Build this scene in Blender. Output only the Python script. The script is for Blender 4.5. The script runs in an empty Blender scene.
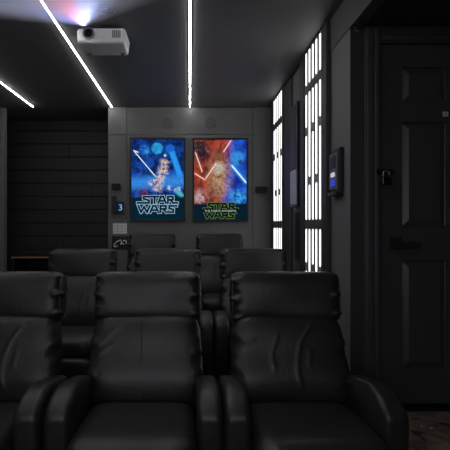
import bpy, bmesh, math, random
from mathutils import Vector, Matrix
random.seed(7)
R = math.radians
SC = bpy.context.scene
COL = SC.collection

# ------------------------------------------------------------------ camera
CAMZ = 1.28
cd = bpy.data.cameras.new('camera'); cam = bpy.data.objects.new('camera', cd); COL.objects.link(cam)
cam.location = (0, 0, CAMZ); cam.rotation_euler = (R(90), 0, 0)
cd.sensor_width = 36; cd.lens = 36; cd.shift_x = 35/450; cd.clip_start = .02
SC.camera = cam
# ------------------------------------------------------------------ world / exposure
w = bpy.data.worlds.new('world'); SC.world = w; w.use_nodes = True
w.node_tree.nodes['Background'].inputs[0].default_value = (.8, .88, 1, 1)
w.node_tree.nodes['Background'].inputs[1].default_value = 0.0
SC.view_settings.view_transform = 'Standard'; SC.view_settings.look = 'None'
SC.view_settings.exposure = 0.0; SC.view_settings.gamma = 1; SC.view_settings.use_curve_mapping = False
SC.cycles.use_denoising = True; SC.cycles.max_bounces = 8; SC.cycles.volume_bounces = 1
SC.cycles.sample_clamp_indirect = 3.0
# ------------------------------------------------------------------ lights
ld = bpy.data.lights.new('screen_light', 'AREA'); ld.shape = 'RECTANGLE'; ld.size = 2.5; ld.size_y = 1.4
ld.energy = 15; ld.color = (.93, .96, 1)
lo = bpy.data.objects.new('screen_light', ld); COL.objects.link(lo)
lo.location = (-.4, -.98, 1.55); lo.rotation_euler = (R(90), 0, 0)      # light of the picture on the screen behind the camera
# projector lamp (coloured picture beam)
PX, PY, PZ = -.675, 2.86, 2.556
sd = bpy.data.lights.new('projector_lamp', 'SPOT'); sd.energy = 190; sd.spot_size = R(98); sd.spot_blend = .25
sd.shadow_soft_size = .012
so = bpy.data.objects.new('projector_lamp', sd); COL.objects.link(so)
so.location = (PX, PY-.005, PZ-.003); so.rotation_euler = (R(90), 0, R(180))
sd.use_nodes = True
STRIP_E, PANEL_E = 38.0, 2.4

# ------------------------------------------------------------------ node helpers
class NT:
    def __init__(s, tree): s.t = tree; s.n = tree.nodes; s.l = tree.links
    def put(s, sock, v):
        if isinstance(v, bpy.types.NodeSocket): s.l.new(v, sock)
        elif isinstance(v, (tuple, list)): sock.default_value = (*v, 1) if len(v) == 3 and len(sock.default_value) == 4 else v
        else: sock.default_value = v
    def m(s, op, a, b=0, c=0, clamp=False):
        n = s.n.new('ShaderNodeMath'); n.operation = op; n.use_clamp = clamp
        for i, v in enumerate((a, b, c)): s.put(n.inputs[i], v)
        return n.outputs[0]
    def mix(s, f, a, b, mode='MIX'):
        n = s.n.new('ShaderNodeMix'); n.data_type = 'RGBA'; n.blend_type = mode
        s.put(n.inputs[0], f); s.put(n.inputs[6], a); s.put(n.inputs[7], b)
        return n.outputs[2]
    def sstep(s, x, a, b):
        n = s.n.new('ShaderNodeMapRange'); n.interpolation_type = 'SMOOTHSTEP'
        s.put(n.inputs[0], x); s.put(n.inputs[1], a); s.put(n.inputs[2], b); n.inputs[3].default_value = 0; n.inputs[4].default_value = 1
        return n.outputs[0]
    def noise(s, vec, scale, detail=4, rough=.55, dist=0):
        n = s.n.new('ShaderNodeTexNoise'); s.l.new(vec, n.inputs['Vector'])
        n.inputs['Scale'].default_value = scale; n.inputs['Detail'].default_value = detail
        n.inputs['Roughness'].default_value = rough; n.inputs['Distortion'].default_value = dist
        return n.outputs[0]
    def coord(s, which='Object'):
        return s.n.new('ShaderNodeTexCoord').outputs[which]
    def sep(s, v):
        n = s.n.new('ShaderNodeSeparateXYZ'); s.l.new(v, n.inputs[0]); return n.outputs
    def comb(s, x, y, z):
        n = s.n.new('ShaderNodeCombineXYZ')
        for i, v in enumerate((x, y, z)): s.put(n.inputs[i], v)
        return n.outputs[0]

def mat(name, col, rough=.5, metal=0, var=0, vscale=8, bump=0, bscale=60, spec=.5, coat=0, emit=None, estr=0, stretch=None):
    m = bpy.data.materials.new(name); m.use_nodes = True
    k = NT(m.node_tree); b = m.node_tree.nodes['Principled BSDF']
    b.inputs['Base Color'].default_value = (*col, 1); b.inputs['Roughness'].default_value = rough
    b.inputs['Metallic'].default_value = metal; b.inputs['Specular IOR Level'].default_value = spec
    b.inputs['Coat Weight'].default_value = coat
    if emit: b.inputs['Emission Color'].default_value = (*emit, 1); b.inputs['Emission Strength'].default_value = estr
    co = k.coord()
    if stretch:
        mp = k.n.new('ShaderNodeMapping'); k.l.new(co, mp.inputs[0]); mp.inputs['Scale'].default_value = stretch; co = mp.outputs[0]
    nz = k.noise(co, vscale)
    v = var or .12
    k.put(b.inputs['Base Color'], k.mix(nz, tuple(c*(1-v) for c in col), tuple(c*(1+v) for c in col)))
    if bump:
        bn = k.n.new('ShaderNodeBump'); bn.inputs['Strength'].default_value = bump; bn.inputs['Distance'].default_value = .004
        k.l.new(k.noise(co, bscale, 5), bn.inputs['Height']); k.l.new(bn.outputs[0], b.inputs['Normal'])
    return m

WALL = mat('charcoal_wall_paint', (.148, .150, .152), .6, var=.08, bump=.15, bscale=120)
WALLD = mat('black_wall_paint', (.036, .037, .039), .5, var=.1, bump=.12, bscale=90)
BARGLOW = mat('grey_painted_bar_glow', (.30, .30, .305), .5, var=.05)
VAL = mat('dark_grey_beam_paint', (.085, .086, .088), .5, var=.08)
CEIL = mat('satin_black_ceiling_paint', (.165, .165, .167), .55, var=.1, bump=.05, bscale=14)
PLANK = mat('black_stained_boards', (.022, .022, .0235), .5, var=.45, vscale=6, bump=.3, bscale=22, stretch=(.6, 3, 9))
TRIM = mat('black_satin_trim', (.052, .054, .058), .38, bump=.04)
DOORM = mat('black_door_paint', (.050, .051, .054), .34, var=.1, bump=.08, bscale=40)
LEATH = mat('black_leather', (.022, .022, .0227), .35, var=.25, vscale=9, bump=.26, bscale=55, spec=.5)
LEATH2 = mat('black_leather_piping', (.045, .045, .046), .4, bump=.1)
EMBL = mat('dark_grey_emblem_paint', (.115, .116, .118), .55)
SHELL = mat('black_fabric_base', (.008, .008, .008), .8, bump=.3, bscale=200)
PLAST = mat('black_plastic', (.006, .006, .007), .4)
GLOSS = mat('glossy_black', (.008, .008, .009), .12, coat=.4)
WHITE = mat('white_projector_plastic', (.92, .92, .93), .35, var=.01)
GREYP = mat('grey_projector_vent', (.16, .16, .18), .5)
SWITCH = mat('pale_grey_switch_plastic', (.80, .80, .79), .4, var=.03)
SWLINE = mat('mid_grey_switch_gap', (.30, .30, .30), .5)
MARK = mat('pale_grey_print', (.75, .76, .78), .4)
BLUEG = mat('blue_grey_panel', (.48, .52, .64), .45, var=.06)
GRILLE = mat('dark_blue_grey_grille', (.15, .16, .19), .5)
METAL = mat('brushed_steel', (.35, .35, .36), .3, metal=1)
WOOD = mat('dark_warm_wood', (.36, .17, .06), .35, var=.4, vscale=12, bump=.1, stretch=(1, 6, 6))
COUNT = mat('black_cabinet', (.006, .006, .0065), .5)
TAG = mat('white_tag', (.6, .62, .66), .4)
SCREENM = mat('projection_screen_fabric', (.5, .5, .5), .7)

def emis(name, col, s):
    m = bpy.data.materials.new(name); m.use_nodes = True
    t = m.node_tree; t.nodes.clear()
    e = t.nodes.new('ShaderNodeEmission'); e.inputs[0].default_value = (*col, 1); e.inputs[1].default_value = s
    o = t.nodes.new('ShaderNodeOutputMaterial'); t.links.new(e.outputs[0], o.inputs[0])
    return m
STRIPM = emis('strip_light_diffuser', (1, .985, .97), STRIP_E)
BARM = emis('lit_bar_diffuser', (1, .99, .985), PANEL_E)
LETL1 = emis('lit_pale_blue_outline', (.36, .60, .80), .75)
LETD1 = emis('lit_dark_navy_print', (.002, .012, .028), .8)
LETL2 = emis('lit_green_gold_outline', (.22, .32, .09), .55)
LETD2 = emis('lit_black_print', (.002, .008, .012), .8)
LETW2 = emis('lit_white_small_print', (.55, .68, .75), .8)
BLUEE = emis('lit_blue_indicator', (.03, .06, .7), .9)
WHITEE = emis('lit_white_button', (.75, .75, .9), .7)
LCD = emis('lit_blue_display', (.004, .012, .035), 1)
LCDT = emis('lit_pale_blue_digit', (.35, .55, .75), .8)

# carpet
def carpet():
    m = mat('brown_patterned_carpet', (.05, .035, .03), .95, bump=.6, bscale=300)
    k = NT(m.node_tree); b = m.node_tree.nodes['Principled BSDF']; co = k.coord()
    n1 = k.noise(co, 6, 5, .6, .6)
    c = k.mix(k.sstep(n1, .40, .62), (.19, .13, .10), (.085, .065, .058))
    n2 = k.noise(co, 9, 2)
    c = k.mix(k.sstep(n2, .58, .66), c, (.02, .018, .018))
    v = k.n.new('ShaderNodeTexVoronoi'); v.inputs['Scale'].default_value = 11; k.l.new(co, v.inputs['Vector'])
    c = k.mix(k.m('LESS_THAN', v.outputs['Distance'], .075), c, (.6, .6, .6))
    k.put(b.inputs['Base Color'], c)
    return m
CARPET = carpet()

# ------------------------------------------------------------------ object helpers
def link(name, bm, m, parent=None, smooth=False, loc=None):
    me = bpy.data.meshes.new(name); bm.normal_update(); bm.to_mesh(me); bm.free()
    if m: me.materials.append(m)
    if smooth:
        for p in me.polygons: p.use_smooth = True
    o = bpy.data.objects.new(name, me); COL.objects.link(o)
    if parent: o.parent = parent
    if loc: o.location = loc
    return o
def tag(o, label=None, cat=None, group=None, kind=None):
    if label: o['label'] = label
    if cat: o['category'] = cat
    if group: o['group'] = group
    if kind: o['kind'] = kind
    return o
def empty(name, loc, label, cat, group=None, rz=0):
    o = bpy.data.objects.new(name, None); COL.objects.link(o); o.location = loc; o.rotation_euler.z = rz
    o.empty_display_size = .05
    return tag(o, label, cat, group)
def bx(bm, x0, x1, y0, y1, z0, z1, bev=0, seg=2):
    r = bmesh.ops.create_cube(bm, size=1, matrix=Matrix.Translation(((x0+x1)/2, (y0+y1)/2, (z0+z1)/2)) @ Matrix.Diagonal((abs(x1-x0), abs(y1-y0), abs(z1-z0), 1)))
    if bev:
        es = list({e for v in r['verts'] for e in v.link_edges})
        bmesh.ops.bevel(bm, geom=es, offset=bev, segments=seg, profile=.5, affect='EDGES')
    return bm
def box(name, m, parent, x0, x1, y0, y1, z0, z1, bev=0, seg=2):
    return link(name, bx(bmesh.new(), x0, x1, y0, y1, z0, z1, bev, seg), m, parent)
def cyl(bm, p0, p1, r0, r1=None, n=24):
    p0, p1 = Vector(p0), Vector(p1); d = p1-p0
    q = Vector((0, 0, 1)).rotation_difference(d).to_matrix().to_4x4()
    bmesh.ops.create_cone(bm, cap_ends=True, segments=n, radius1=r0, radius2=r0 if r1 is None else r1, depth=d.length, matrix=Matrix.Translation((p0+p1)/2) @ q)
    return bm
def torus(bm, c, axis, R0, r, n=36, k=10, a0=0, a1=2*math.pi):
    q = Vector((0, 0, 1)).rotation_difference(Vector(axis)).to_matrix()
    full = abs(a1-a0-2*math.pi) < 1e-6
    rings = []
    for i in range(n if full else n+1):
        a = a0+(a1-a0)*i/n
        ring = []
        for j in range(k):
            b = 2*math.pi*j/k
            p = Vector(((R0+r*math.cos(b))*math.cos(a), (R0+r*math.cos(b))*math.sin(a), r*math.sin(b)))
            ring.append(bm.verts.new(Vector(c)+q @ p))
        rings.append(ring)
    for i in range(len(rings) if full else len(rings)-1):
        A, B = rings[i], rings[(i+1) % len(rings)]
        for j in range(k): bm.faces.new((A[j], B[j], B[(j+1) % k], A[(j+1) % k]))
    return bm
def tube(bm, pts, r, k=8):
    pts = [Vector(p) for p in pts]; rings = []
    for i, p in enumerate(pts):
        t = (pts[min(i+1, len(pts)-1)]-pts[max(i-1, 0)]).normalized()
        u = t.orthogonal().normalized() if i == 0 else (u - t*u.dot(t)).normalized()
        v = t.cross(u)
        rings.append([bm.verts.new(p+(u*math.cos(2*math.pi*j/k)+v*math.sin(2*math.pi*j/k))*r) for j in range(k)])
    for A, B in zip(rings, rings[1:]):
        for j in range(k): bm.faces.new((A[j], B[j], B[(j+1) % k], A[(j+1) % k]))
    bm.faces.new(rings[0][::-1]); bm.faces.new(rings[-1])
    return bm
def struct(name, m, x0, x1, y0, y1, z0, z1, bev=0):
    o = box(name, m, None, x0, x1, y0, y1, z0, z1, bev); o['kind'] = 'structure'; return o

# ------------------------------------------------------------------ setting
CZ = 2.62; BY = 5.11; RX = .92; LX = -2.65; FY = -1.1; DY = 2.586; EX = 2.35; EZ = 2.41
struct('floor', CARPET, LX-.1, EX+.1, FY-.1, 6.2, -.12, 0)
fl = bmesh.new(); bx(fl, LX, RX, 2.78, 6.1, .0, .05); bx(fl, LX, RX, 4.02, 6.1, .05, .16)
o = link('floor_riser', fl, CARPET); o['kind'] = 'structure'
struct('floor_landing', CARPET, .955, EX, .9, DY+.02, 0, .22, .008)
struct('ceiling', CEIL, LX-.1, 1.0, FY-.1, 6.2, CZ, CZ+.1)
struct('ceiling_entry', WALLD, .985, EX+.1, FY-.1, DY+.12, EZ+.012, EZ+.1)  # black puts the missing light of the entry ceiling into its colour
struct('trim_1', VAL, .915, .985, FY, DY+.36, EZ, CZ)                       # dropped beam along the right side
struct('wall_left', WALL, LX-.1, LX, FY, 6.2, 0, CZ)
struct('wall_front', WALLD, LX-.1, EX+.1, FY-.1, FY, 0, CZ)
struct('wall_right', WALL, RX, RX+.1, DY+.0005, BY+.1, 0, CZ)
struct('wall_entry', WALLD, EX, EX+.1, FY, DY+.1, 0, CZ)
# back wall with its raised panels (the recess is on the left)
def px(x, s): return (x-190)/s
def pz(y, s): return CAMZ+(225-y)/s
B = 88.0
bw = bmesh.new()
bx(bw, -.932, RX+.1, BY+.012, BY+.14, 0, CZ)
def panels(bm, xs, zs, y, g=.002, bev=.003):
    for i in range(len(xs)-1):
        for j in range(len(zs)-1):
            bx(bm, xs[i]+g, xs[i+1]-g, y, y+.02, zs[j]+g, zs[j+1]-g, bev, 1)
zs = [.13, pz(218, B), pz(134.5, B), CZ-.002]
panels(bw, [-.932, px(127, B), px(252.5, B), RX], zs, BY)
o = link('wall_back', bw, WALL); o['kind'] = 'structure'
struct('wall_recess_right', WALLD, -.932, -.88, BY+.14, 5.9, 0, CZ)
pl = bmesh.new(); bx(pl, LX, -2.115, BY+.012, BY+.09, 0, CZ); panels(pl, [LX, -2.115], [.13, pz(150, B), CZ-.002], BY, .008)
o = link('wall_back_left', pl, WALL); o['kind'] = 'structure'
sh = bmesh.new(); bx(sh, LX, -.88, 5.77, 5.9, 0, CZ)
z = .13; rows = 0
while z < CZ-.02:
    z1 = min(z+.168, CZ-.005)
    rows += 1
    cuts = sorted([-2.648, -.90]+([random.uniform(-2.2, -1.05)] if rows in (3, 6, 10, 13) else []))
    for a, b in zip(cuts, cuts[1:]): bx(sh, a+.0015, b-.0015, 5.745+random.uniform(0, .004), 5.775, z+.005, z1-.004, .003, 1)
    z = z1
o = link('wall_recess_back', sh, PLANK); o['kind'] = 'structure'
# thin black strip along the top of the right wall, and ribs
struct('trim_2', WALLD, .892, RX, DY+.36, BY, CZ-.014, CZ)
for i, (ya, yb, xf) in enumerate([(4.83, 4.95, .885), (4.02, 4.36, .905), (3.51, 3.63, .885), (2.93, 3.02, .885)]):
    struct('trim_%d' % (i+3), WALLD, xf, RX, ya, yb, .16 if ya > 4.1 else .05, CZ-.014, .006)
struct('baseboard_right', TRIM, RX-.02, RX, DY+.03, 2.96, .05, .16, .004)

# door wall: wall pieces round the opening, casing and six-panel door
D = 175.0
DX0, DX1, DZ0, DZ1 = 1.093, 1.993, .222, pz(43, D)
dw = bmesh.new()
bx(dw, RX+.003, DX0-.02, DY, DY+.12, 0, EZ+.02); bx(dw, DX1+.02, EX, DY, DY+.12, 0, EZ+.02); bx(dw, DX0-.02, DX1+.02, DY, DY+.12, DZ1+.02, EZ+.02)
o = link('wall_door_side', dw, WALLD); o['kind'] = 'structure'
cs = bmesh.new()
cw = .092
def casing(bm, x0, x1, z0, z1, vert, inner):
    # stepped moulding: three bands
    for a, b, t in ((0, 1, .012), (.12, .50, .020), (.62, .90, .026)):
        if vert:
            xa, xb = (x1-(x1-x0)*(1-a), x1-(x1-x0)*(1-b)) if inner > 0 else (x1-(x1-x0)*b, x1-(x1-x0)*a)
            bx(bm, xa, xb, DY-t, DY, z0, z1, .004, 2)
        else:
            bx(bm, x0, x1, DY-t, DY, z1-(z1-z0)*b, z1-(z1-z0)*a, .004, 2)
casing(cs, DX0-cw, DX0-.004, .22, DZ1+cw, True, 1)
casing(cs, DX1+.004, DX1+cw, .22, DZ1+cw, True, -1)
casing(cs, DX0-.004, DX1+.004, DZ1+.006, DZ1+cw, False, 1)
# jamb
bx(cs, DX0-.02, DX0-.003, DY-.004, DY+.12, .22, DZ1+.02); bx(cs, DX1+.003, DX1+.02, DY-.004, DY+.12, .22, DZ1+.02); bx(cs, DX0-.02, DX1+.02, DY-.004, DY+.12, DZ1+.004, DZ1+.02)
o = link('trim_door_casing', cs, TRIM); o['kind'] = 'structure'

door = empty('door_1', (DX0, DY, DZ0), None, None); door['kind'] = 'structure'
W_, H_ = DX1-DX0, DZ1-DZ0
xs = [0, .132, .392, W_-.392, W_-.132, W_]
def dz(y): return pz(y, D)-DZ0
zz = [0.028, dz(371), dz(261), dz(227), dz(121), dz(100), dz(65.5), H_]
db = bmesh.new()
yf = .012   # door face, recessed from the casing
for i in range(5):
    for j in range(7):
        hole = i in (1, 3) and j in (1, 3, 5)
        if not hole: bx(db, xs[i], xs[i+1], yf, yf+.04, zz[j], zz[j+1])
        else:
            x0, x1, z0, z1 = xs[i], xs[i+1], zz[j], zz[j+1]
            prof = [(0, yf), (.003, yf+.014), (.007, yf+.016), (.040, yf+.002), (.043, yf+.002)]
            loops = []
            for ins, y in prof:
                loops.append([db.verts.new(p) for p in ((x0+ins, y, z0+ins), (x1-ins, y, z0+ins), (x1-ins, y, z1-ins), (x0+ins, y, z1-ins))])
            for A, C in zip(loops, loops[1:]):
                for q in range(4): db.faces.new((A[q], A[(q+1) % 4], C[(q+1) % 4], C[q]))
            db.faces.new(loops[-1])
            bx(db, x0, x1, yf+.02, yf+.04, z0, z1)
bmesh.ops.remove_doubles(db, verts=db.verts, dist=.0002)
link('door_leaf', db, DOORM, door)
lv = bmesh.new()
lx, lz = px(397.5, D)-DX0, dz(243.5)
bx(lv, lx-.034, lx+.034, yf-.014, yf+.001, lz-.036, lz+.036, .004)
cyl(lv, (lx, yf-.01, lz), (lx, yf-.055, lz), .013)
bx(lv, lx-.018, lx+.118, yf-.062, yf-.040, lz-.026, lz+.008, .004)
link('lever_handle', lv, SHELL, door)
struct('trim_door_threshold', PLAST, DX0, DX1, DY-.03, DY+.1, .22, .236, .003)
# hasp and padlock across the door edge
hs = empty('door_hasp', (px(377, D), DY-.026, pz(172, D)), 'black hasp plate across the edge of the black six-panel door', 'hasp')
h = bmesh.new(); bx(h, -.012, .036, 0, .008, -.020, .016, .003); link('fixed_plate', h, PLAST, hs)
h = bmesh.new(); bx(h, .030, .10, .012, .020, -.018, .016, .003); bx(h, .03, .10, .018, .038, -.012, .010); link('hinged_strap', h, PLAST, hs)
h = bmesh.new(); torus(h, (.034, -.012, -.008), (1, 0, 0), .014, .004, 20, 8); link('staple', h, PLAST, hs, True)
pd = empty('padlock', (px(383.5, D), DY-.050, pz(186, D)), 'small glossy black padlock hanging from the door hasp', 'padlock')
h = bmesh.new(); bx(h, -.027, .027, -.012, .012, 0, .048, .007, 3); link('lock_body', h, GLOSS, pd)
h = bmesh.new()
pts = [(-.017, 0, .045), (-.017, 0, .066)]+[(-.017*math.cos(a), 0, .066+.017*math.sin(a)) for a in [math.pi*i/10 for i in range(1, 10)]]+[(.017, 0, .066), (.017, 0, .045)]
tube(h, pts, .0045); link('shackle', h, METAL, pd, True)
tg = empty('door_tag', (px(448, D), DY+yf-.0005, pz(113, D)), 'tiny white square tag stuck on the black door', 'tag')
box('tag_plate', TAG, tg, -.016, .016, -.003, 0, -.014, .014, .002)
h = bmesh.new(); bx(h, -.012, .012, -.0042, -.003, -.0015, .0015); bx(h, -.0015, .0015, -.0042, -.003, -.011, .011); link('cross_mark', h, SWLINE, tg)

# ------------------------------------------------------------------ ceiling strips
names = ['bright ceiling light strip at far left, over the planked recess',
         'bright ceiling light strip running past the left side of the white projector',
         'bright ceiling light strip running to the wall between the two posters']
for X, lab in zip((-1.775, -.886, 0.0), names):
    e = empty('strip_light', (X, 2.0, CZ), lab, 'ceiling light', 'recessed ceiling light strips')
    h = bmesh.new(); L0, L1 = -2.9, 3.085
    bx(h, -.010, -.006, L0, L1, -.004, .0); bx(h, .006, .010, L0, L1, -.004, .0); bx(h, -.012, .012, L1, L1+.008, -.004, 0)
    link('channel', h, PLAST, e)
    h = bmesh.new(); n_ = 8; A_ = []; B_ = []
    for i in range(n_+1):
        a_ = math.pi*i/n_; A_.append(h.verts.new((-.0058*math.cos(a_), L0, -.009*math.sin(a_)))); B_.append(h.verts.new((-.0058*math.cos(a_), L1, -.009*math.sin(a_))))
    for i in range(n_): h.faces.new((A_[i], B_[i], B_[i+1], A_[i+1]))
    h.faces.new(A_); h.faces.new(B_[::-1])
    link('diffuser', h, STRIPM, e, True)

# ------------------------------------------------------------------ lit wall panels on the right wall
def slot_lamp(y0, lab):
    # y0: depth of the far column; five columns come towards the camera
    e = empty('slot_wall_lamp', (RX, y0, CAMZ), lab, 'wall light', 'lit slot panels on the right wall')
    P = .091; pw = 4*P
    fr = bmesh.new()
    bx(fr, -.028, 0, -pw-.055, .055, -1.10, 1.325, .004)
    link('panel_frame', fr, VAL, e)
    for z0, z1 in ((1.055, 1.316), (.035, 1.0), (-.605, -.025)): box('painted_glow_plate', BARGLOW, e, -.0288, -.026, -pw-.026, .026, z0, z1, .001, 1)  # lighter grey plates: the bars' glow in the gaps, put into the colour
    gb = bmesh.new()
    for z0, z1 in ((1.065, 1.10-.035),): pass
    cols = []
    for c in range(5):
        segs = [(1.065, 1.312), (-.285, -.03)]
        if c % 2 == 0: segs += [(.745, .995), (.04, .68)]
        else: segs += [(.36, .995), (.04, .30), ]
        if c % 2: segs[1] = (-.60, -.03)
        segs += [(-.98, -.66)] if c % 2 else [(-.60, -.35), (-.98, -.66)]
        for z0, z1 in segs: cols.append((c, z0, z1))
    for c, z0, z1 in cols:
        y = -P*c
        h = bmesh.new()
        bx(h, -.0305, -.020, y-.015, y+.015, z0, z1)
        vs = [ed for ed in h.edges if abs(ed.verts[0].co.x-ed.verts[1].co.x) > .005]
        bmesh.ops.bevel(h, geom=vs, offset=.0135, segments=4, profile=.5, affect='EDGES')
        link('light_bar', h, BARM, e)
    # thin raised surround between the bars
    for z0, z1 in ((-.02, .03), (1.005, 1.06), (-.65, -.61)):
        box('cross_rail', VAL, e, -.031, -.026, -pw-.05, .05, z0, z1, .002, 1)
slot_lamp(4.76, 'tall wall panel of glowing white slots, the farther one near the poster wall')
slot_lamp(3.445, 'tall wall panel of glowing white slots, the nearer and larger one beside the door end')

# slab with perforated grille between the two panels
S_ = empty('wall_speaker', (.914, 3.80, CAMZ), 'tall narrow speaker slab with ribbed grille and blue-grey lower plate between the lit panels', 'speaker')
box('cabinet', PLAST, S_, -.035, 0, -.11, .10, .15, 1.02, .004)
box('lower_plate', BLUEG, S_, -.048, -.035, -.105, .095, .175, .46, .004)
h = bmesh.new(); bx(h, -.041, -.035, -.105, .095, .47, 1.01)
for i in range(34):
    zb = .475+i*.0157; bx(h, -.048, -.041, -.102, .092, zb, zb+.007)
link('grille', h, GRILLE, S_)
box('bottom_lip', METAL, S_, -.052, -.035, -.105, .095, .158, .170, .002)
S2 = empty('wall_slot', (.914, 3.80, CAMZ), 'narrow black vertical slot plate below the blue-grey speaker slab', 'wall plate')
box('plate', PLAST, S2, -.012, 0, -.09, .09, -.30, .115, .004)
box('slot', COUNT, S2, -.016, -.010, -.04, .04, -.28, .10, .004)

# ------------------------------------------------------------------ control panel on the right pier
cp = e = empty('wall_control_panel', (RX, 2.775, CAMZ-.018), 'black wall control panel with lit blue and white buttons beside the door corner', 'control panel')
box('housing', PLAST, e, -.030, 0, -.11, .10, .215, .485, .006)
box('faceplate', GRILLE, e, -.046, -.030, -.085, .095, .235, .462, .006)
box('display', PLAST, e, -.050, -.046, -.065, .07, .365, .440, .003)
for i in range(2): box('small_key', GREYP, e, -.052, -.046, -.06+.07*i, -.005+.07*i, .345, .360, .002)
box('white_button', WHITEE, e, -.054, -.046, -.05, .035, .312, .340, .004)
h = bmesh.new(); bx(h, -.054, -.046, -.045, .03, .256, .296, .003, 3); link('blue_button', h, BLUEE, e)
box('bracket', PLAST, e, -.052, 0, -.10, .11, .195, .222, .004)
for i in range(3):
    h = bmesh.new(); cyl(h, (-.052, -.07+.07*i, .207), (-.060, -.07+.07*i, .207), .008, n=12); link('knob', h, METAL, e, True)

cp.scale = (.85, .78, 1)
# ------------------------------------------------------------------ posters
def art_blue():
    m = bpy.data.materials.new('backlit_blue_space_print'); m.use_nodes = True; t = m.node_tree; t.nodes.clear(); k = NT(t)
    co = k.coord(); X, Y, Z = k.sep(co)
    U = k.m('MULTIPLY', X, 88/52); V = k.m('MULTIPLY', Z, 88/52)
    P = k.comb(U, 0, V)
    n1 = k.noise(P, 5, 6, .65, .8); n2 = k.noise(P, 16, 5, .7)
    c = k.mix(k.sstep(n1, .38, .66), (.003, .012, .07), (.010, .085, .50))
    top = k.sstep(V, .15, .75)
    c = k.mix(k.m('MULTIPLY', top, .55), c, (.003, .012, .07))
    def circ(cx, cy, r, soft):
        d = k.m('SQRT', k.m('ADD', k.m('POWER', k.m('ABSOLUTE', k.m('SUBTRACT', U, cx)), 2), k.m('POWER', k.m('ABSOLUTE', k.m('SUBTRACT', V, cy)), 2)))
        return k.sstep(d, r, r-soft)
    def seg(x0, y0, x1, y1, wd, soft=.5):
        L = math.hypot(x1-x0, y1-y0); tx, ty = (x1-x0)/L, (y1-y0)/L
        dx = k.m('SUBTRACT', U, x0); dy = k.m('SUBTRACT', V, y0)
        al = k.m('ADD', k.m('MULTIPLY', dx, tx), k.m('MULTIPLY', dy, ty))
        ac = k.m('ABSOLUTE', k.m('SUBTRACT', k.m('MULTIPLY', dx, ty), k.m('MULTIPLY', dy, tx)))
        f = k.sstep(ac, wd, wd*soft)
        return k.m('MULTIPLY', f, k.m('MULTIPLY', k.sstep(al, -.02, .03), k.sstep(al, L+.02, L-.03)))
    def P_(x, y): return ((x-158)/52, (180-y)/52)
    vo = k.n.new('ShaderNodeTexVoronoi'); vo.inputs['Scale'].default_value = 17; k.l.new(P, vo.inputs['Vector'])
    st = k.sstep(vo.outputs['Distance'], .20, .06)
    st = k.m('MULTIPLY', st, k.sstep(n2, .48, .62))
    c = k.mix(circ(*P_(145, 150.5), .125, .05), c, k.mix(k.sstep(n2, .4, .6), (.006, .06, .34), (.014, .18, .64)))
    c = k.mix(circ(*P_(147, 152), .075, .08), c, (.03, .33, .85))
    c = k.mix(circ(*P_(157.5, 149), .125, .03), c, k.mix(k.sstep(n2, .4, .6), (.012, .20, .50), (.03, .42, .80)))
    c = k.mix(circ(*P_(170.5, 149.5), .115, .05), c, (.012, .13, .62))
    c = k.mix(seg(*P_(172, 152), *P_(181, 178), .075, .4), c, (.02, .32, .95))
    c = k.mix(seg(*P_(131, 184), *P_(185, 181), .20, .1), c, k.mix(n2, (.02, .14, .62), (.05, .35, .90)))
    c = k.mix(k.m('MULTIPLY', st, .8), c, (.30, .60, .90))
    c = k.mix(seg(*P_(134, 151), *P_(156, 177), .012), c, (.75, .88, 1))
    c = k.mix(seg(*P_(139, 153), *P_(134, 151), .016), c, (.75, .88, 1))
    warm = k.m('MULTIPLY', seg(*P_(166, 160), *P_(157, 192), .13, .15), k.sstep(n2, .40, .56))
    c = k.mix(warm, c, k.mix(n1, (.62, .36, .24), (.80, .78, .76)))
    c = k.mix(k.m('MULTIPLY', seg(*P_(168, 172), *P_(149, 185), .07, .2), k.sstep(n2, .44, .58)), c, (.80, .66, .55))
    c = k.mix(k.m('MULTIPLY', seg(*P_(159, 178), *P_(154, 186), .06, .2), k.sstep(n1, .46, .58)), c, (.25, .04, .02))
    c = k.mix(k.m('MULTIPLY', seg(*P_(166, 188), *P_(182, 190), .07, .2), k.sstep(n2, .46, .6)), c, (.62, .70, .85))
    c = k.mix(circ(*P_(165.5, 156), .04, .04), c, (.7, .85, .95))
    c = k.mix(k.m('MULTIPLY', circ(*P_(144, 193), .16, .14), k.sstep(n2, .45, .6)), c, (.30, .03, .12))
    n3 = k.noise(P, 34, 3, .7)
    c = k.mix(k.m('MULTIPLY', k.sstep(n3, .42, .60), .55), c, k.mix(.5, c, (.0, .004, .02)))
    c = k.mix(k.m('MULTIPLY', k.sstep(n3, .60, .72), .5), c, (.35, .62, .95))
    c = k.mix(seg(*P_(176, 190), *P_(184, 198), .07, .2), c, (.08, .42, .50))
    low = k.sstep(k.m('ADD', V, k.m('MULTIPLY', n1, .06)), -.27, -.33)
    c = k.mix(low, c, k.mix(n1, (.001, .009, .020), (.003, .022, .036)))
    e = k.n.new('ShaderNodeEmission'); k.put(e.inputs[0], c); e.inputs[1].default_value = 1.05
    o = k.n.new('ShaderNodeOutputMaterial'); k.l.new(e.outputs[0], o.inputs[0])
    return m
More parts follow.
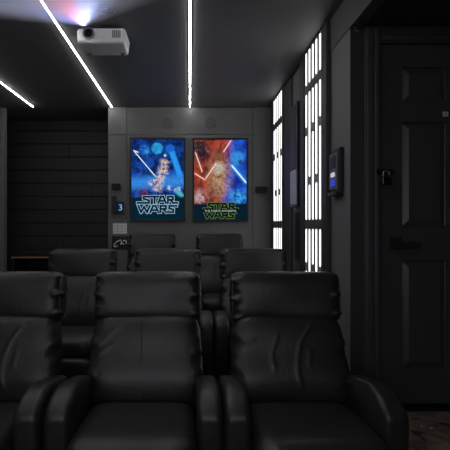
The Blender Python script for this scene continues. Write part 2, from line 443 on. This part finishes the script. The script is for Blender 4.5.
def art_red():
    m = bpy.data.materials.new('backlit_red_and_blue_print'); m.use_nodes = True; t = m.node_tree; t.nodes.clear(); k = NT(t)
    co = k.coord(); X, Y, Z = k.sep(co)
    U = k.m('MULTIPLY', X, 88/52); V = k.m('MULTIPLY', Z, 88/52)
    P = k.comb(U, 3.3, V)
    n1 = k.noise(P, 4.5, 6, .65, .8); n2 = k.noise(P, 15, 5, .7)
    def circ(cx, cy, r, soft, sy=1):
        d = k.m('SQRT', k.m('ADD', k.m('POWER', k.m('ABSOLUTE', k.m('SUBTRACT', U, cx)), 2), k.m('POWER', k.m('ABSOLUTE', k.m('MULTIPLY', k.m('SUBTRACT', V, cy), sy)), 2)))
        return k.sstep(d, r, r-soft)
    def seg(x0, y0, x1, y1, wd, soft=.5):
        L = math.hypot(x1-x0, y1-y0); tx, ty = (x1-x0)/L, (y1-y0)/L
        dx = k.m('SUBTRACT', U, x0); dy = k.m('SUBTRACT', V, y0)
        al = k.m('ADD', k.m('MULTIPLY', dx, tx), k.m('MULTIPLY', dy, ty))
        ac = k.m('ABSOLUTE', k.m('SUBTRACT', k.m('MULTIPLY', dx, ty), k.m('MULTIPLY', dy, tx)))
        f = k.sstep(ac, wd, wd*soft)
        return k.m('MULTIPLY', f, k.m('MULTIPLY', k.sstep(al, -.02, .03), k.sstep(al, L+.02, L-.03)))
    def P_(x, y): return ((x-220)/52, (180-y)/52)
    red = k.mix(k.sstep(n1, .35, .65), (.09, .012, .014), (.46, .075, .035))
    blu = k.mix(k.sstep(n1, .35, .65), (.006, .025, .30), (.02, .14, .75))
    c = k.mix(k.sstep(k.m('ADD', U, k.m('MULTIPLY', V, -.12)), -.02, .22), red, blu)
    c = k.mix(k.m('MULTIPLY', circ(*P_(199, 150), .30, .2), .92), c, k.mix(k.sstep(n2, .5, .65), (.012, .012, .018), (.16, .13, .14)))
    c = k.mix(k.m('MULTIPLY', circ(*P_(237, 158), .17, .08), .6), c, (.05, .40, .85))
    c = k.mix(k.m('MULTIPLY', circ(*P_(240, 162), .07, .05), .8), c, (.012, .03, .14))
    plume = k.m('MULTIPLY', circ(*P_(219, 177), .34, .30, .56), k.sstep(n2, .36, .56))
    c = k.mix(plume, c, k.mix(n1, (.30, .13, .06), (.72, .50, .30)))
    c = k.mix(k.m('MULTIPLY', circ(*P_(218, 168), .17, .15), .8), c, k.mix(n2, (.35, .42, .36), (.70, .72, .60)))
    c = k.mix(k.m('MULTIPLY', seg(*P_(218, 149), *P_(221, 153), .09, .2), k.sstep(n1, .42, .6)), c, (.10, .035, .02))
    n3 = k.noise(P, 34, 3, .7)
    c = k.mix(k.m('MULTIPLY', k.sstep(n3, .40, .60), .6), c, k.mix(.55, c, (.01, .005, .015)))
    c = k.mix(k.m('MULTIPLY', circ(*P_(200, 197), .22, .2), k.sstep(n2, .4, .6)), c, (.45, .38, .42))
    c = k.mix(k.m('MULTIPLY', circ(*P_(238, 197), .24, .2), k.sstep(n2, .4, .6)), c, (.05, .42, .75))
    c = k.mix(k.m('MULTIPLY', k.sstep(n2, .60, .68), circ(*P_(220, 192), .45, .3)), c, (.04, .03, .04))
    for a in ((231, 140, 223, 152), (216, 163, 205, 179), (194, 173, 205, 180), (195, 152, 202, 172)):
        c = k.mix(k.m('MULTIPLY', seg(*P_(*a[:2]), *P_(*a[2:]), .055, .1), .3), c, (.8, .12, .05))
        c = k.mix(k.m('MULTIPLY', seg(*P_(*a[:2]), *P_(*a[2:]), .013), .75), c, (.95, .78, .74))
    c = k.mix(k.m('MULTIPLY', seg(*P_(231, 165), *P_(246, 183), .07, .1), .5), c, (.06, .45, 1))
    c = k.mix(seg(*P_(231, 165), *P_(246, 183), .018), c, (.65, .90, 1))
    low = k.sstep(k.m('ADD', V, k.m('MULTIPLY', n1, .06)), -.40, -.45)
    c = k.mix(low, c, k.mix(n1, (.001, .008, .016), (.003, .018, .028)))
    e = k.n.new('ShaderNodeEmission'); k.put(e.inputs[0], c); e.inputs[1].default_value = 1.05
    o = k.n.new('ShaderNodeOutputMaterial'); k.l.new(e.outputs[0], o.inputs[0])
    return m

LET = {
 'S': [[(1, 1), (.12, 1), (.12, .62), (.88, .40), (.88, 0), (-.1, 0)]],
 'S<': [[(1.1, 1), (.12, 1), (.12, .66), (.88, .40), (.88, 0), (-.75, 0)]],
 'T': [[(-.1, 1), (1.1, 1)], [(.5, 1), (.5, 0)]],
 'A': [[(0, 0), (.34, 1), (.66, 1), (1, 0)], [(.16, .32), (.84, .32)]],
 'R': [[(.08, 0), (.08, 1), (.92, 1), (.92, .52), (.1, .52)], [(.5, .52), (.95, 0)]],
 'R>': [[(.08, 0), (.08, 1), (.92, 1), (.92, .5), (.1, .5)], [(.45, .5), (.95, 0), (1.65, 0)]],
 'W': [[(0, 1), (.24, 0), (.5, .85), (.76, 0), (1, 1)]],
 'S>': [[(1.5, 1), (.12, 1), (.12, .62), (.88, .40), (.88, 0), (-.15, 0)]],
}
def strokes(bm, items, wd, y):
    for (ch, x0, x1, z0, z1) in items:
        for line in LET[ch]:
            pts = [(x0+(x1-x0)*a, z0+(z1-z0)*b) for a, b in line]
            for i in range(len(pts)-1):
                (ax, az), (cx, cz) = pts[i], pts[i+1]
                L = math.hypot(cx-ax, cz-az); tx, tz = (cx-ax)/L*wd/2, (cz-az)/L*wd/2
                q = [(ax-tx-tz, az-tz+tx), (ax-tx+tz, az-tz-tx), (cx+tx+tz, cz+tz-tx), (cx+tx-tz, cz+tz+tx)]
                f = [bm.verts.new((p[0], y, p[1])) for p in q]; bk = [bm.verts.new((p[0], y+.0015, p[1])) for p in q]
                bm.faces.new(f); bm.faces.new(bk[::-1])
                for j in range(4): bm.faces.new((f[j], bk[j], bk[(j+1) % 4], f[(j+1) % 4]))
def text_mesh(s, size, name, m, parent, loc, squeeze=1.0):
    cu = bpy.data.curves.new(name, 'FONT'); cu.body = s; cu.size = size; cu.align_x = 'CENTER'; cu.extrude = .0006
    tmp = bpy.data.objects.new(name+'_tmp', cu); COL.objects.link(tmp)
    dg = bpy.context.evaluated_depsgraph_get()
    me = bpy.data.meshes.new_from_object(tmp.evaluated_get(dg)); bpy.data.objects.remove(tmp); bpy.data.curves.remove(cu)
    me.materials.clear(); me.materials.append(m)
    o = bpy.data.objects.new(name, me); COL.objects.link(o); o.parent = parent; o.location = loc
    o.rotation_euler = (R(90), 0, 0); o.scale = (squeeze, 1, 1)
    return o
def poster(x0, x1, y0, y1, art, lab):
    cx, cy = (x0+x1)/2, (y0+y1)/2
    e = empty('framed_poster', (px(cx, B), BY, pz(cy, B)), lab, 'poster', 'backlit posters on the back wall')
    hw, hh = (x1-x0)/2/B, (y1-y0)/2/B
    fr = bmesh.new(); t = .020
    bx(fr, -hw, hw, -.030, 0, hh-t, hh, .003); bx(fr, -hw, hw, -.030, 0, -hh, -hh+t, .003)
    bx(fr, -hw, -hw+t, -.030, 0, -hh+t, hh-t, .003); bx(fr, hw-t, hw, -.030, 0, -hh+t, hh-t, .003)
    link('frame', fr, PLAST, e)
    pr = box('print', art, e, -hw+t, hw-t, -.016, -.004, -hh+t, hh-t)
    return e, pr, cx, cy
e, pr, cx, cy = poster(130, 185.5, 138, 221.5, art_blue(), 'backlit blue space poster with pale outlined block lettering, left of the two posters')
def lay(cx, cy, rows):
    out = []
    for ch, a, b, c, d in rows: out.append((ch, (a-cx)/B, (b-cx)/B, (cy-d)/B, (cy-c)/B))
    return out
L1 = lay(cx, cy, [('S<', 143, 150, 196.8, 203), ('T', 151.5, 158, 196.8, 203), ('A', 158.5, 166, 196.8, 203), ('R>', 167.5, 173.5, 196.8, 203),
                  ('W', 138.6, 150, 206, 212.2), ('A', 150.5, 158.5, 206, 212.2), ('R', 160, 166.5, 206, 212.2), ('S>', 168.8, 174, 206, 212.2)])
h = bmesh.new(); strokes(h, L1, .0355, -.018); link('lettering_outline', h, LETL1, pr)
h = bmesh.new(); strokes(h, L1, .0215, -.020); link('lettering', h, LETD1, pr)
e, pr, cx, cy = poster(192.5, 248, 138.5, 222, art_red(), 'backlit red and blue poster with green-gold outlined lettering, right of the two posters')
L2 = lay(cx, cy, [('S<', 208, 213.5, 203.8, 209), ('T', 215, 220.5, 203.8, 209), ('A', 221, 227.5, 203.8, 209), ('R>', 229, 234, 203.8, 209),
                  ('W', 204.8, 214, 212.8, 217.6), ('A', 214.5, 221, 212.8, 217.6), ('R', 222.3, 227.6, 212.8, 217.6), ('S>', 229.5, 233.5, 212.8, 217.6)])
h = bmesh.new(); strokes(h, L2, .031, -.018); link('lettering_outline', h, LETL2, pr)
h = bmesh.new(); strokes(h, L2, .0195, -.020); link('lettering', h, LETD2, pr)
box('title_band', LETD2, pr, (202-cx)/B, (239-cx)/B, -.0215, -.0165, (cy-212.2)/B, (cy-209.6)/B)
text_mesh('THE FORCE AWAKENS', .031, 'small_title', LETW2, pr, ((220.3-cx)/B, -.0225, (cy-211.9)/B), 1.13)

# ------------------------------------------------------------------ small things on the back wall
def wall_thing(name, x, y, lab, cat, group=None):
    return empty(name, (px(x, B), BY, pz(y, B)), lab, cat, group)
e = wall_thing('satellite_speaker', 117, 187, 'small black satellite speaker left of the blue poster', 'speaker', 'small speakers beside the posters')
box('cabinet', PLAST, e, -.048, .048, -.085, -.012, -.034, .034, .008); box('bracket', PLAST, e, -.015, .015, -.014, 0, -.015, .015)
box('grille', SHELL, e, -.042, .042, -.089, -.084, -.028, .028, .003)
e = wall_thing('satellite_speaker', 260.5, 190, 'small black satellite speaker right of the red and blue poster', 'speaker', 'small speakers beside the posters')
box('cabinet', PLAST, e, -.062, .062, -.085, -.012, -.032, .032, .008); box('bracket', PLAST, e, -.015, .015, -.014, 0, -.015, .015)
box('grille', SHELL, e, -.056, .056, -.089, -.084, -.026, .026, .003)
e = wall_thing('wall_keypad', 118, 206, 'black wall keypad with a small blue display showing a 3', 'keypad')
box('cradle', PLAST, e, -.066, -.012, -.055, 0, -.085, .105, .006)
box('display', GLOSS, e, -.014, .075, -.045, 0, -.080, .048, .005)
box('screen', LCD, e, -.008, .068, -.047, -.045, -.070, .040)
text_mesh('3', .10, 'digit', LCDT, e, (.036, -.0475, -.052))
e = wall_thing('light_switch', 120, 228.5, 'pale grey triple light switch plate above the seats at left', 'light switch')
box('plate', SWITCH, e, -.080, .080, -.008, 0, -.060, .060, .004)
for i in range(3): box('rocker', SWITCH, e, -.058+.043*i, -.028+.043*i, -.013, -.0, -.036, .036, .003)
for i in range(3): box('rocker_gap', SWLINE, e, -.061+.043*i, -.025+.043*i, -.0085, -.0, -.040, .040, .001)
e = wall_thing('outlet_plate', 120.5, 242.5, 'black wall plate with pale symbol marks below the light switch', 'wall plate')
box('plate', PLAST, e, -.098, .098, -.012, 0, -.074, .074, .005)
h = bmesh.new()
tube(h, [(-.070, -.015, -.045), (-.066, -.015, -.020), (-.045, -.015, .005), (-.015, -.015, .022), (.010, -.015, .030)], .0065)
tube(h, [(-.070, -.015, -.045), (-.045, -.015, -.048), (-.030, -.015, -.030)], .006)
tube(h, [(.010, -.015, .030), (.012, -.015, -.012)], .006)
link('curved_mark', h, MARK, e, True)
h = bmesh.new(); tube(h, [(.030, -.015, .018), (.050, -.015, .026), (.068, -.015, .012), (.066, -.015, -.012)], .006); tube(h, [(.002, -.015, -.020), (.026, -.015, -.010), (.045, -.015, -.018)], .006)
link('hooked_mark', h, MARK, e, True)
for x, lab in ((167.5, 'faint round dark emblem disc above the blue poster'), (210.5, 'faint round dark emblem disc above the red and blue poster')):
    e = wall_thing('wall_emblem', x, 123.2, lab, 'emblem', 'round emblems above the posters')
    EM = EMBL
    h = bmesh.new(); torus(h, (0, -.004, 0), (0, 1, 0), .060, .006, 32, 6); link('ring', h, EM, e, True)
    h = bmesh.new(); cyl(h, (0, 0, 0), (0, -.006, 0), .022, n=6)
    for i in range(6):
        a = i*math.pi/3+.52
        q = [(.020, -.012), (.055, -.016), (.055, .016), (.020, .012)]
        pr_ = []
        for yy in (0, -.006): pr_.append([h.verts.new((u*math.cos(a)-v*math.sin(a), yy, u*math.sin(a)+v*math.cos(a))) for u, v in q])
        h.faces.new(pr_[1]); h.faces.new(pr_[0][::-1])
        for j in range(4): h.faces.new((pr_[0][j], pr_[0][(j+1) % 4], pr_[1][(j+1) % 4], pr_[1][j]))
    link('spokes', h, EM, e)

# ------------------------------------------------------------------ bar counter in the recess
e = empty('bar_counter', (-1.51, 5.48, .16), 'low black counter with thin warm wood edges in the planked recess', 'counter')
box('counter_top', COUNT, e, -.56, .56, -.262, .255, .732, .755, .003)
box('edge_trim', WOOD, e, -.56, .56, -.27, -.262, .735, .753, .002)
box('shelf', COUNT, e, -.535, .535, -.25, .235, .555, .575, .003)
box('edge_trim', WOOD, e, -.535, .535, -.258, -.25, .557, .574, .002)
h = bmesh.new(); bx(h, -.56, -.535, -.25, .255, 0, .732); bx(h, .535, .56, -.25, .255, 0, .732); bx(h, -.535, .535, .235, .255, 0, .732); bx(h, -.535, .535, -.22, -.20, 0, .555)
link('cabinet_body', h, COUNT, e)

# ------------------------------------------------------------------ projector
SP = 150.0
e = empty('projector', (px(101, SP), 3.0, CZ), 'white ceiling projector throwing a hazy picture beam toward the viewer', 'projector')
zb, zt = pz(43, SP)-CZ, -.022
h = bmesh.new(); bx(h, -.163, .163, -.0, .235, zb, zt, .022, 4)
for v in h.verts:
    if v.co.z < zb+.03: v.co.x *= .955 if v.co.y > .1 else .99
link('body', h, WHITE, e, True)
h = bmesh.new(); lx_ = PX-px(101, SP)
cyl(h, (lx_, .01, -.064), (lx_, -.012, -.064), .040); link('lens_ring', h, GREYP, e)
h = bmesh.new(); cyl(h, (lx_, -.010, -.064), (lx_, -.016, -.064), .030, .026); link('lens', h, GLOSS, e)
h = bmesh.new()
for i in range(5): bx(h, .075+.012*i, .082+.012*i, -.003, .01, zb+.035, zt-.02, .001, 1)
link('vent_slats', h, GREYP, e)
h = bmesh.new(); cyl(h, (0, .12, -.03), (0, .12, 0), .05); bx(h, -.09, .09, .06, .18, -.026, -.018); link('ceiling_mount', h, PLAST, e)
for s in (-.12, .12):
    h = bmesh.new(); cyl(h, (s, .19, zb), (s, .19, zb-.010), .014, n=16); link('foot', h, GREYP, e)
# round dark fixture in front of the projector
e = empty('round_ceiling_fixture', (px(106, 161), 2.79, CZ), 'small round black ceiling fixture with a thin ring just ahead of the white projector', 'ceiling fixture')
h = bmesh.new(); torus(h, (0, 0, -.004), (0, 0, 1), .058, .006, 40, 8); link('trim_ring', h, GLOSS, e, True)
h = bmesh.new(); cyl(h, (0, 0, 0), (0, 0, -.005), .054, .050, 36); link('baffle', h, PLAST, e)
h = bmesh.new(); cyl(h, (0, 0, -.004), (0, 0, -.012), .018, .012, 20); link('center_cap', h, GLOSS, e)

# small hook on the dropped beam
e = empty('ceiling_hook', (.945, DY-.02, EZ), 'tiny bright metal hook under the dark beam by the door corner', 'hook')
h = bmesh.new(); cyl(h, (0, 0, 0), (0, 0, -.006), .010, n=14); link('base', h, METAL, e)
h = bmesh.new(); tube(h, [(0, 0, -.005), (0, 0, -.018), (.008, 0, -.026), (.016, 0, -.020)], .003); link('hook_wire', h, METAL, e, True)

# projection screen behind the camera
e = empty('projection_screen', (-.4, FY, 1.55), 'pale projection screen in a black frame on the front wall', 'screen')
box('screen_surface', SCREENM, e, -1.3, 1.3, .0, .02, -.73, .73)
h = bmesh.new()
for a in ((-1.36, 1.36, .0, .035, .73, .79), (-1.36, 1.36, .0, .035, -.79, -.73), (-1.36, -1.3, 0, .035, -.73, .73), (1.3, 1.36, 0, .035, -.73, .73)): bx(h, *a)
link('frame', h, PLAST, e)

# ------------------------------------------------------------------ recliners
def superbox(hx, hy, hz, n=22, e=(5, 3.2, 5), fn=None):
    bm = bmesh.new()
    vs = {}
    def P(u, v, w):
        key = (round(u, 5), round(v, 5), round(w, 5))
        if key in vs: return vs[key]
        s = (abs(u)**e[0]+abs(v)**e[1]+abs(w)**e[2])
        lo, hi = .0, 1.5
        for _ in range(26):
            md = (lo+hi)/2
            if (abs(u*md)**e[0]+abs(v*md)**e[1]+abs(w*md)**e[2]) > 1: hi = md
            else: lo = md
        q = Vector((u*lo, v*lo, w*lo))
        p = Vector((q.x*hx, q.y*hy, q.z*hz))
        if fn: p = fn(q, p)
        vs[key] = bm.verts.new(p); return vs[key]
    g = [math.sin(math.pi/2*(-1+2*i/n))*.35+(-1+2*i/n)*.65 for i in range(n+1)]
    for ax in range(3):
        for s in (-1, 1):
            for i in range(n):
                for j in range(n):
                    c = []
                    for a, b in ((g[i], g[j]), (g[i+1], g[j]), (g[i+1], g[j+1]), (g[i], g[j+1])):
                        p = [0, 0, 0]; p[ax] = s; p[(ax+1) % 3] = a; p[(ax+2) % 3] = b; c.append(P(*p))
                    bm.faces.new(c if s > 0 else c[::-1])
    return bm
def rot_x(bm, ang, loc):
    bmesh.ops.transform(bm, matrix=Matrix.Translation(loc) @ Matrix.Rotation(R(ang), 4, 'X'), verts=bm.verts); return bm

def ruffle(seed, amp, kz, creases=()):
    rnd = random.Random(seed); ph = [rnd.uniform(0, 6.28) for _ in range(8)]
    def f(q, p):
        s = max(0, (abs(q.x)-.80)/.20)
        side = 0 if q.x < 0 else 4
        r = amp*s*(math.sin(kz*q.z*1.0+ph[side])+.6*math.sin(kz*1.9*q.z+ph[side+1]))
        p = p.copy(); p.y += r*1.2; p.x += math.copysign(r*.35, q.x)
        # large soft undulation
        p.y += .004*math.sin(3.1*q.x+ph[2])*math.sin(2.6*q.z+ph[3])
        if q.y < 0:
            for (x0, z0, x1, z1, wd, a) in creases:
                L = math.hypot(x1-x0, z1-z0); tx, tz = (x1-x0)/L, (z1-z0)/L
                al = (q.x-x0)*tx+(q.z-z0)*tz; ac = (q.x-x0)*tz-(q.z-z0)*tx
                if -.05 < al < L+.05:
                    fade = min(1, max(0, min(al+.05, L+.05-al)/.15))
                    p.y -= a*fade*math.exp(-(ac/wd)**2)*(1 if abs(q.x) < .97 else 0)
        return p
    return f

def make_recliner(name, loc, lab, seed, creases, head_w=.56, no_seam=False):
    root = empty(name, loc, lab, 'recliner', 'black leather recliners in three rows')
    rnd = random.Random(seed)
    # headrest pillow
    hh = head_w/2
    bm = superbox(hh, .085, .137, 44, (14, 2.8, 5), ruffle(seed, .011, 9)); rot_x(bm, -8, (0, .435, .893))
    hd = link('headrest', bm, LEATH, root, True)
    for s in (-1, 1):
        bm = bmesh.new()
        pts = []
        for i in range(41):
            a = 2*math.pi*i/40
            zq, yq = math.sin(a), math.cos(a)
            k_ = (abs(yq)**2.6+abs(zq)**4.5)
            r = 1/ (abs(yq)**3.2+abs(zq)**3.2)**(1/3.2)
            pts.append((s*(hh-.007), yq*r*.064, zq*r*.114))
        tube(bm, pts, .0040, 6)
        rot_x(bm, -8, (0, .435, .893)); link('piping', bm, LEATH2, hd, True)
    # back cushion
    def back_fn(q, p):
        p = ruffle(seed+3, .010, 10, creases)(q, p)
        p.x *= 1.0 + .035*(-q.z) 
        p.y -= .014*math.exp(-((q.z+.35)/.4)**2)*(1 if q.y < 0 else 0)
        return p
    bm = superbox(.285, .085, .235, 64, (8, 2.8, 5), back_fn); rot_x(bm, -17, (0, .335, .585))
    bk = link('back_cushion', bm, LEATH, root, True)
    # vertical seam on the back cushion
    if not no_seam:
     bm = bmesh.new(); tube(bm, [(-.02, -.0835-.008*math.cos(t*1.5), t*.19) for t in [i/8 for i in range(-8, 9)]], .0022, 6); rot_x(bm, -17, (0, .335, .585))
     link('seam', bm, LEATH2, bk, True)
    # lumbar roll
    bm = superbox(.262, .075, .072, 24, (8, 2.6, 3), ruffle(seed+5, .004, 6)); rot_x(bm, -14, (0, .285, .350)); link('lumbar_cushion', bm, LEATH, root, True)
    # seat cushion
    bm = superbox(.252, .285, .085, 30, (8, 6, 2.8), None); bmesh.ops.transform(bm, matrix=Matrix.Translation((0, -.075, .378)) @ Matrix.Rotation(R(-4), 4, 'X'), verts=bm.verts)
    link('seat_cushion', bm, LEATH, root, True)
    # footrest flap
    bm = superbox(.248, .045, .135, 20, (8, 2.8, 5), None); bmesh.ops.translate(bm, vec=(0, -.355, .205), verts=bm.verts); link('footrest', bm, LEATH, root, True)
    # arms: side profile swept across the width
    for s in (-1, 1):
        prof = []
        y1, y0, zt_, zf = .27, -.215, .525, .03
        prof += [(y1, zf), (y1, .44)]
        for i in range(7):
            a = math.pi/2*i/6; prof.append((y1-.05+.05*math.cos(a), .465+.05*math.sin(a)))
        prof += [(.10, .54), (.02, .56)]
        for i in range(9):
            a = math.pi/2*i/8; prof.append((y0+.17-.17*math.sin(a), .475+.09*math.cos(a)))
        prof += [(y0-.005, .30), (y0, zf)]
        bm = bmesh.new()
        # rounded cross-section rings across x
        xi, xo = s*.252, s*.357
        xsn = []
        for i in range(9):
            t = -1+2*i/8; xsn.append(t)
        prof = [(a_, b_+.028 if b_ > .1 else b_) for a_, b_ in prof]
        cyc = (sum(p[0] for p in prof)/len(prof), .28)
        rings = []
        for t in xsn:
            ins = .026*(1-math.sqrt(max(0, 1-abs(t)**5)))
            x = (xi+xo)/2+t*(xo-xi)/2
            ring = []
            for (yy, z_) in prof:
                d = Vector((yy-cyc[0], z_-cyc[1])); dl = d.length
                d2 = d*(1-ins/dl) if z_ > .1 else d
                ring.append(bm.verts.new((x, cyc[0]+d2.x, cyc[1]+d2.y)))
            rings.append(ring)
        for A, C in zip(rings, rings[1:]):
            for j in range(len(A)): bm.faces.new((A[j], A[(j+1) % len(A)], C[(j+1) % len(A)], C[j]))
        bm.faces.new(rings[0]); bm.faces.new(rings[-1][::-1])
        bmesh.ops.recalc_face_normals(bm, faces=bm.faces)
        ar = link('armrest', bm, LEATH, root, True)
    # back shell and base
    bm = bmesh.new(); bx(bm, -.25, .25, .03, .07, -.30, .33, .015, 3); rot_x(bm, -14, (0, .375, .60)); link('back_shell', bm, LEATH, root)
    box('base', SHELL, root, -.245, .245, -.29, .30, .035, .28, .01)
    for sx in (-.2, .2):
        for sy in (-.22, .22):
            bm = bmesh.new(); cyl(bm, (sx, sy, 0), (sx, sy, .04), .022, n=14); link('foot', bm, PLAST, root)
    return root
def copy_tree(o, parent=None):
    c = o.copy(); COL.objects.link(c)
    if parent: c.parent = parent
    for ch in o.children: copy_tree(ch, c)
    return c
ROW1, ROW2, ROW3 = 1.98, 3.37, 4.31
cr_mid = ((-.90, .25, -.40, .80, .026, .006), (-.95, .0, -.55, .35, .03, .004))
cr_right = ((.42, .78, .20, .42, .022, .006), (.20, .42, .10, .05, .022, .006), (.10, .05, .09, -.30, .022, .006), (.09, -.30, .16, -.60, .022, .005), (-.20, .55, -.33, .15, .024, .005), (-.33, .15, -.30, -.20, .024, .005), (.34, .20, .28, -.15, .02, .004), (-.95, .2, -.6, .4, .035, .005))
a = make_recliner('recliner', (-.224, ROW1, 0), 'black leather recliner in the middle of the front row, with a diagonal crease', 11, cr_mid)
b = make_recliner('recliner', (.497, ROW1, 0), 'black leather recliner with wrinkled back, right end of the front row nearest the door', 23, cr_right, no_seam=True)
b.location.x = .503; b.scale = (1.025, 1, 1)
c = copy_tree(b); c.scale = (1, 1, 1); c.location = (-.955, ROW1, 0); c['label'] = 'black leather front-row recliner cut off by the left edge of the photo'
for x, src, lab in ((-.902, b, 'black leather recliner in the second row, below the planked recess'),
                    (-.186, a, 'black leather recliner in the middle of the second row, below the blue poster'),
                    (.531, b, 'black leather second-row recliner nearest the lit wall panels')):
    c = copy_tree(src); c.scale = (1, 1, 1); c.location = (x, ROW2, .05); c['label'] = lab
for x, src, lab in ((-.40, a, 'black leather back-row recliner directly under the blue poster'),
                    (.31, b, 'black leather back-row recliner directly under the red and blue poster')):
    c = copy_tree(src); c.location = (x, ROW3, .16); c.scale = (.88, 1, 1); c['label'] = lab

# ------------------------------------------------------------------ projector beam (thin haze lit by the projector lamp)
bm = bmesh.new()
def rect(y, wl, wr, zt_, zb_): return [bm.verts.new((PX+x_, y, z_)) for x_, z_ in ((-wl, zb_), (wr, zb_), (wr, zt_), (-wl, zt_))]
y0, y1 = 2.845, -1.0
d = y0-y1
A = rect(y0, .022, .022, PZ+.022, PZ-.022); C = rect(y1, .022+d*.72, .022+d*.47, CZ-.012, PZ-.022-d*.36)
bm.faces.new(A[::-1]); bm.faces.new(C)
for i in range(4): bm.faces.new((A[i], A[(i+1) % 4], C[(i+1) % 4], C[i]))
bmesh.ops.recalc_face_normals(bm, faces=bm.faces)
hz = bpy.data.materials.new('thin_haze'); hz.use_nodes = True; t = hz.node_tree; t.nodes.clear()
vs = t.nodes.new('ShaderNodeVolumeScatter'); vs.inputs['Color'].default_value = (1, 1, 1, 1); vs.inputs['Density'].default_value = .9; vs.inputs['Anisotropy'].default_value = .0
om = t.nodes.new('ShaderNodeOutputMaterial'); t.links.new(vs.outputs[0], om.inputs['Volume'])
o = link('light_beam', bm, hz); tag(o, 'hazy bluish picture beam fanning out from the white projector', 'light beam', kind='stuff')
# colours of the projected picture, by direction out of the lens
k = NT(sd.node_tree); em = [n for n in k.n if n.type == 'EMISSION'][0]
dr = k.coord('Normal'); dx, dy_, dzv = k.sep(dr)
az = k.m('ABSOLUTE', dzv)
u_ = k.m('DIVIDE', dx, az); v_ = k.m('DIVIDE', dy_, az)
pv = k.comb(u_, v_, 0)
n1 = k.noise(pv, 7, 3, .6, .3)
n2 = k.noise(k.comb(k.m('ADD', u_, 5.0), v_, 0), 9, 2)
cc = k.mix(k.sstep(n1, .40, .60), (.006, .015, .07), (.07, .14, .42))
redb = k.m('MULTIPLY', k.sstep(u_, .10, .02), k.sstep(u_, -.16, -.08))
cc = k.mix(redb, cc, k.mix(k.sstep(n2, .4, .6), (.80, .10, .12), (.95, .30, .30)))
cc = k.mix(k.sstep(u_, -.08, -.16), cc, k.mix(k.sstep(n2, .4, .6), (.30, .38, .95), (.62, .72, 1.15)))
ray = k.noise(k.comb(k.m('MULTIPLY', u_, 3.0), k.m('MULTIPLY', v_, 3.0), 2.0), 6, 3, .6)
cc = k.mix(1.0, cc, k.mix(k.sstep(ray, .36, .62), (.25, .25, .28), (1.3, 1.3, 1.3)), 'MULTIPLY')
msk = k.m('MULTIPLY', k.m('MULTIPLY', k.sstep(u_, .74, .66), k.sstep(u_, -.50, -.40)), k.m('MULTIPLY', k.sstep(v_, -.005, -.045), k.sstep(v_, -.40, -.30)))
k.put(em.inputs[0], cc); k.put(em.inputs[1], msk)
